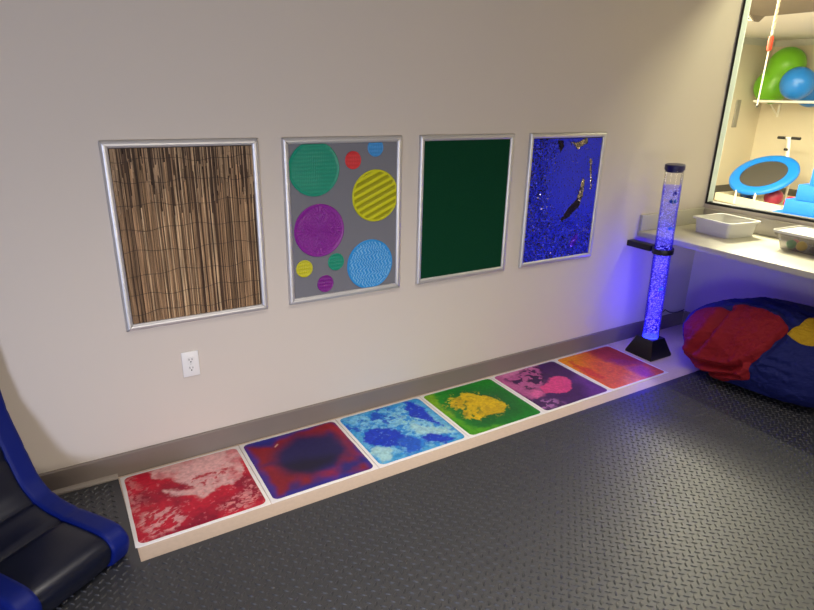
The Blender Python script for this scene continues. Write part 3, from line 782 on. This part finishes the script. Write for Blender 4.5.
Dd = np.stack([np.cos(PH)*np.cos(TH), np.cos(PH)*np.sin(TH), np.sin(PH)], -1)
Vb = blob(Dd.reshape(-1, 3)); Vb = np.concatenate([Vb, blob(np.array([[1e-6, 0, -1.], [1e-6, 0, 1.]]))])
Fb = [(j*nu+k, j*nu+(k+1) % nu, (j+1)*nu+(k+1) % nu, (j+1)*nu+k) for j in range(nv-2) for k in range(nu)]
sI = len(Vb)-2; Fb += [(sI, (k+1) % nu, k) for k in range(nu)]+[(sI+1, (nv-2)*nu+k, (nv-2)*nu+(k+1) % nu) for k in range(nu)]
pyobj('blue_cover', Vb, Fb, M['bag_blue'], bag, sharp=None)
def patch(name, m, poly, cen, th0=.006, wavy=0, seed=0):
    c = unit(np.array(cen, float)); e1 = unit(np.cross((0, 0, 1), c)); e2 = np.cross(c, e1)
    P = unit(np.array(poly, float)); ang = np.arccos(np.clip(P@c, -1, 1)); az = np.arctan2(P@e2, P@e1)
    o_ = np.argsort(az); az, ang = az[o_], ang[o_]
    n = 200; A_ = np.linspace(-PI, PI, n, endpoint=False)
    rad = np.interp(A_, np.concatenate([az-2*PI, az, az+2*PI]), np.concatenate([ang, ang, ang]))
    k_ = np.array([1, 2, 3, 2, 1])/9.; rad = sum(w*np.roll(rad, j-2) for j, w in enumerate(k_))
    rad = rad*(1+wavy*np.sin(A_*11+seed)*np.sin(A_*3))
    nr = 56; T_ = np.linspace(0, 1, nr+1)[1:]
    rr_ = T_[:, None]*rad[None]; aa = np.broadcast_to(A_, rr_.shape)
    d = (np.cos(rr_)[..., None]*c+np.sin(rr_)[..., None]*(np.cos(aa)[..., None]*e1+np.sin(aa)[..., None]*e2)).reshape(-1, 3)
    tk = np.repeat(th0*np.sqrt(np.clip(1-(T_**10), 0, 1))+.0005-.004*(T_ > .999), n)
    p = blob(d); p = p+unit(d)*tk[:, None]; p[:, 2] = np.maximum(p[:, 2], .0062)
    p = np.concatenate([p, (blob(c[None])+c*th0)])
    f = [(j*n+k, j*n+(k+1) % n, (j+1)*n+(k+1) % n, (j+1)*n+k) for j in range(nr-1) for k in range(n)]+[(nr*n, k, (k+1) % n) for k in range(n)]
    return pyobj(name, p, f, m, bag, sharp=None)
red = [(-.50,.86,-.10),(-.45,.88,.148),(-.40,.855,.342),(-.47,.75,.474),(-.568,.642,.525),(-.50,.64,.59),(-.412,.659,.629),(-.40,.57,.72),(-.456,.498,.737),(-.50,.32,.80),(-.543,.135,.829),(-.621,-.166,.766),(-.692,-.287,.663),
       (-.79,-.29,.55),(-.874,-.226,.431),(-.96,-.13,.2),(-.999,-.035,-.017),(-.985,-.04,-.15),(-.952,-.05,-.301),(-.94,.05,-.31),(-.917,.137,-.375),(-.80,.33,-.50),(-.72,.45,-.53),(-.69,.53,-.492),(-.646,.646,-.407),(-.52,.80,-.30)]
patch('red_panel', M['bag_red'], red, (-.86, .42, .24), .007, .02)
yel = [(-.753,-.297,.588),(-.75,-.40,.53),(-.742,-.437,.508),(-.694,-.552,.462),(-.596,-.66,.455),(-.40,-.80,.45),(-.1,-.8,.6),(-.05,-.55,.83),(-.246,-.435,.866),(-.45,-.38,.80),(-.553,-.378,.737),(-.68,-.32,.65)]
patch('yellow_panel', M['bag_yellow'], yel, (-.45, -.58, .68), .006)

# ------------------------------------------------------------------ things in the gym beyond the window
M['g_white'] = mat('white enamel', (236, 232, 216), .4)
M['rope'] = mat('white rope', (205, 196, 172), .8)
M['rope_red'] = mat('red sleeve', (222, 66, 40), .6)
rp = thing('hanging_rope', 'white rope with a red sleeve hanging from the ceiling beyond the window', 'rope', (3.9, .03, 1.5))
rx, ry = 3.9, .03
b = B()
for q in (0, PI):
    tube(b, [(rx+.005*math.cos(z*95+q), ry+.005*math.sin(z*95+q), z) for z in np.linspace(2.03, GZ-.002, 80)], .0060, 8)
obj('twisted_rope', b, M['rope'], rp)
obj('clasp', lathe(B(), [(0, 0), (.007, .004), (.009, .015), (.006, .032), (0, .036)], (rx, ry, 1.993), seg=14), M['alu'], rp)
obj('red_sleeve', lathe(B(), [(0, 0), (.013, .003), (.016, .014), (.016, .082), (.012, .093), (0, .096)], (rx, ry, 1.896), seg=18), M['rope_red'], rp)
obj('thin_cord', tube(B(), [(rx, ry, 1.895), (rx, ry, 1.548)], .005, 8), M['g_white'], rp)
obj('end_knob', ball(B(), (rx, ry, 1.54), .009, 12, 8), M['gasket'], rp)

rk = thing('ball_rack', 'white wall rack holding exercise balls beyond the window', 'rack', (10.5, 2.6, 1.6))
RXF, RZ = 10.05, 1.585
obj('front_rail', tube(B(), [(RXF, 3.62, RZ), (RXF, 1.2, RZ)], .022, 12), M['g_white'], rk)
obj('back_rail', tube(B(), [(10.78, 3.70, RZ), (10.78, 1.2, RZ)], .018, 12), M['g_white'], rk)
for y in (3.60, 2.4, 1.25):
    b = B(); tube(b, [(RXF+.015, y, RZ-.012), (10.84, y, RZ-.03)], .016, 8); tube(b, [(10.835, y, RZ), (10.835, y, RZ-.26)], .02, 8); tube(b, [(10.52, y, RZ-.03), (10.83, y, RZ-.24)], .014, 8)
    obj('support_bracket', b, M['g_white'], rk)
# peanut ball
b = B(); pr = []
for s_ in np.linspace(0, PI, 41):
    h = -math.cos(s_)
    pr.append((max(0, math.sin(s_)**.85*(.325-.075*math.exp(-(h/.35)**2))) if 0 < s_ < PI else 0, h*.47))
lathe(b, pr, (10.50, 3.53, 1.995), (0, -.42, .86), 36)
tag(obj('peanut_ball', b, mat('green pvc', (104, 176, 22), .35), base=(10.5, 3.53, 1.7)), 'big green peanut-shaped exercise ball on the white rack', 'exercise ball', 'exercise balls on the rack')
blu = mat('blue pvc', (28, 120, 204), .3)
tag(obj('exercise_ball', ball(B(), (10.05, 2.975, 1.862), .25, 32, 24), blu, base=(10.05, 2.975, 1.61)), 'round blue exercise ball at the front of the rack right of the green one', 'exercise ball', 'exercise balls on the rack')
tag(obj('exercise_ball', ball(B(), (10.585, 2.99, 1.755), .25, 32, 24), blu, base=(10.585, 2.99, 1.5)), 'blue exercise ball at the back of the rack, half hidden behind the front blue ball', 'exercise ball', 'exercise balls on the rack')

# trampoline, tilted
TP = Vector((9.4, 2.845, .483)); Tn = Vector((-.5589, .0012, .8292)).normalized()
tr = thing('mini_trampoline', 'round black and blue mini trampoline tilted up beyond the window', 'trampoline', (9.4, 2.845, .01))
M['pad'] = mat('blue trampoline pad', (10, 120, 214), .45); M['bed'] = mat('black trampoline bed', (62, 58, 52), .7)
obj('bed', lathe(B(), [(0, -.002), (.345, -.002), (.345, .002), (0, .002)], TP, Tn, 64), M['bed'], tr)
obj('pad', lathe(B(), [(.335, .004), (.338, .016), (.40, .024), (.465, .020), (.490, .004), (.491, -.03), (.482, -.03), (.478, -.002), (.335, .004)], TP, Tn, 72), M['pad'], tr, sharp=60)
for (x, y, z) in ((9.03, 3.01, .235), (9.03, 2.70, .235), (9.745, 3.10, .655), (9.745, 2.60, .655)):
    obj('leg', tube(B(), [(x, y, z), (x-.006, y, .0135)], .017, 10), M['g_white'], tr)
b = B(); tube(b, [(9.85, 2.765, .70), (9.86, 2.81, 1.03)], .028, 10)
obj('handle_post', b, M['g_white'], tr)
b = B(); tube(b, [(9.86, 2.99, 1.035), (9.86, 2.863, 1.035)], .022, 10)
obj('handle_grip', b, M['gasket'], tr)['label'] = 'black handle grip'
obj('handle_grip', tube(B(), [(9.86, 2.777, 1.038), (9.86, 2.64, 1.038)], .022, 10), M['gasket'], tr)['label'] = 'black handle grip'
obj('clamp_knob', tube(B(), [(9.82, 2.775, .86), (9.82, 2.83, .86)], .02, 8), M['gasket'], tr)
b = B()
b = B(); tube(b, [(9.86, 2.862, 1.037), (9.86, 2.778, 1.037)], .016, 10); obj('handle_bar', b, M['g_white'], tr)
# tray below it
tray = [(9.14, 3.42), (8.80, 2.16), (9.86, 1.95), (10.10, 3.30)]
b = B(); prism(b, tray, 'z', .0005, .012)
for k in range(4):
    p, q = Vector(tray[k]), Vector(tray[(k+1) % 4]); e = (q-p).normalized(); n_ = Vector((-e.y, e.x))
    c_m = sum((Vector(v) for v in tray), Vector((0, 0)))/4
    if (c_m-p).dot(n_) < 0: n_ = -n_
    prism(b, [tuple(p), tuple(q), tuple(q+n_*.03), tuple(p+n_*.03)], 'z', .0005, .13)
tag(obj('floor_tray', b, mat('cream plastic', (232, 224, 196), .5), base=(9.45, 2.7, 0)), 'low cream tray on the gym floor under the trampoline', 'tray')
for (x, y, r_, col, lab) in ((9.42, 2.62, .135, (150, 40, 66), 'maroon ball under the tilted trampoline'), (9.33, 2.30, .10, (214, 34, 40), 'small red ball right of the maroon one'), (9.5, 3.08, .11, (36, 78, 150), 'dark blue ball under the left of the trampoline')):
    tag(obj('play_ball', ball(B(), (x, y, .0125+r_), r_), mat('ball vinyl', col, .4), base=(x, y, .012)), lab, 'ball', 'balls in the tray')
# foam steps
st = thing('foam_steps', 'bright blue foam steps beyond the window at the right edge', 'foam steps', (8.3, 1.2, 0))
sb = mat('blue foam vinyl', (24, 116, 226), .4)
lv = [(1.87, .175), (1.737, .36), (1.615, .565), (1.485, .79)]; z0 = .0006
for k, (yl, zt) in enumerate(lv):
    obj('step', box(B(), 8.0, 8.62, .75, yl, z0, zt-.001, .012), sb, st); z0 = zt
tag(obj('play_ball', ball(B(), (8.40, 1.552, .566+.064), .064, 20, 14), mat('ball vinyl', (216, 40, 40), .4), base=(8.4, 1.552, .566)), 'red ball on the blue foam steps', 'ball')
tag(obj('wall_strip', box(B(), 10.05, 10.17, GY-.022, GY-.0005, 1.14, 1.60, .004), mat('grey strip', (150, 146, 134), .6), base=(10.1, GY, 1.14)), 'grey vertical strip on the gym side wall beyond the window', 'wall strip')
tb_ = mat('white bracket', (236, 232, 220), .5)
b = B(); P3 = [(1.475, 2.443), (1.385, 2.336), (1.50, 2.342)]; ci = np.mean(P3, axis=0)
for k in range(3):
    p, q = np.array(P3[k]), np.array(P3[(k+1) % 3]); prism(b, [tuple(p), tuple(q), tuple(q+(ci-q)*.42), tuple(p+(ci-p)*.42)], 'x', 5.868, 5.8985)
tag(obj('ceiling_bracket', b, tb_, base=(5.88, 1.46, 2.34)), 'small white triangular bracket by the soffit beyond the window', 'bracket')

# ------------------------------------------------------------------ light
def area(name, loc, direction, sx, sy, power, col, spread=None):
    l = bpy.data.lights.new(name, 'AREA'); l.shape = 'RECTANGLE'; l.size = sx; l.size_y = sy; l.energy = power; l.color = col
    if spread: l.spread = spread
    o = bpy.data.objects.new(name, l); COL.objects.link(o); o.location = loc
    o.rotation_euler = Vector(direction).to_track_quat('-Z', 'Y').to_euler(); return o
# lights on the gym side
area('gym_light', (7.6, .8, GZ-.12), (0, 0, -1), 2.5, 4, 290, (1, .92, .66))
area('gym_light', (4.42, 1.1, GZ-.02), (0, 0, -1), .95, 1.4, 800, (1, .92, .70))  # added panel, brightens the light pool on the rubber mat
area('gym_strip_light', (3.578, -1.3, 2.535), (-.6, 0, -1), 1.9, .04, 36, (1, .95, .62))
# unseen cool light at left, added warm fill, and a dim ceiling lamp
area('unseen_left_light', (-2.3, -3.8, .7), (.6, 1, -.10), .7, .9, 30, (.66, .73, 1), math.radians(110))
area('warm_fill', (.7, -4.7, .55), (-.12, 1, -.08), 1.2, .7, 18, (1, .90, .78), math.radians(95))  # unseen fill added behind the camera to lift the warm ambient level
area('ceiling_light', (.8, -1.25, CEIL-.03), (0, .0, -1), 2.4, .4, 20, (1, .92, .84), math.radians(85))
for h, e in ((.10, 2.2), (.28, 2.6), (.48, 2.3), (.7, .6)):
    l = bpy.data.lights.new('tube_lamp', 'POINT'); l.energy = e; l.color = (.03, .008, 1); l.shadow_soft_size = .045
    o = bpy.data.objects.new('tube_lamp', l); COL.objects.link(o); o.location = at(h)
W = bpy.data.worlds.new('world'); S.world = W; W.use_nodes = True
W.node_tree.nodes['Background'].inputs[0].default_value = (.5, .5, .55, 1); W.node_tree.nodes['Background'].inputs[1].default_value = .02

# ------------------------------------------------------------------ camera
cam = bpy.data.cameras.new('camera'); co = bpy.data.objects.new('camera', cam); COL.objects.link(co)
r_ = Vector((.85836334, -.51261127, .02102512)); u_ = Vector((.15549545, .2989922, .94150137)); f_ = Vector((.48891056, .80488095, -.33635267))
Mx = Matrix((r_, u_, -f_)).transposed().to_4x4(); Mx.translation = Vector((-.44187874, -2.45234547, 1.56568442))
co.matrix_world = Mx; cam.sensor_width = 36; cam.sensor_fit = 'HORIZONTAL'; cam.lens = 589.2006/814*36; cam.clip_start = .05
S.camera = co
S.view_settings.view_transform = 'Standard'; S.view_settings.look = 'None'; S.view_settings.gamma = 1; S.view_settings.exposure = 0.0
S.cycles.use_denoising = True
S.cycles.max_bounces = 10; S.cycles.transparent_max_bounces = 16
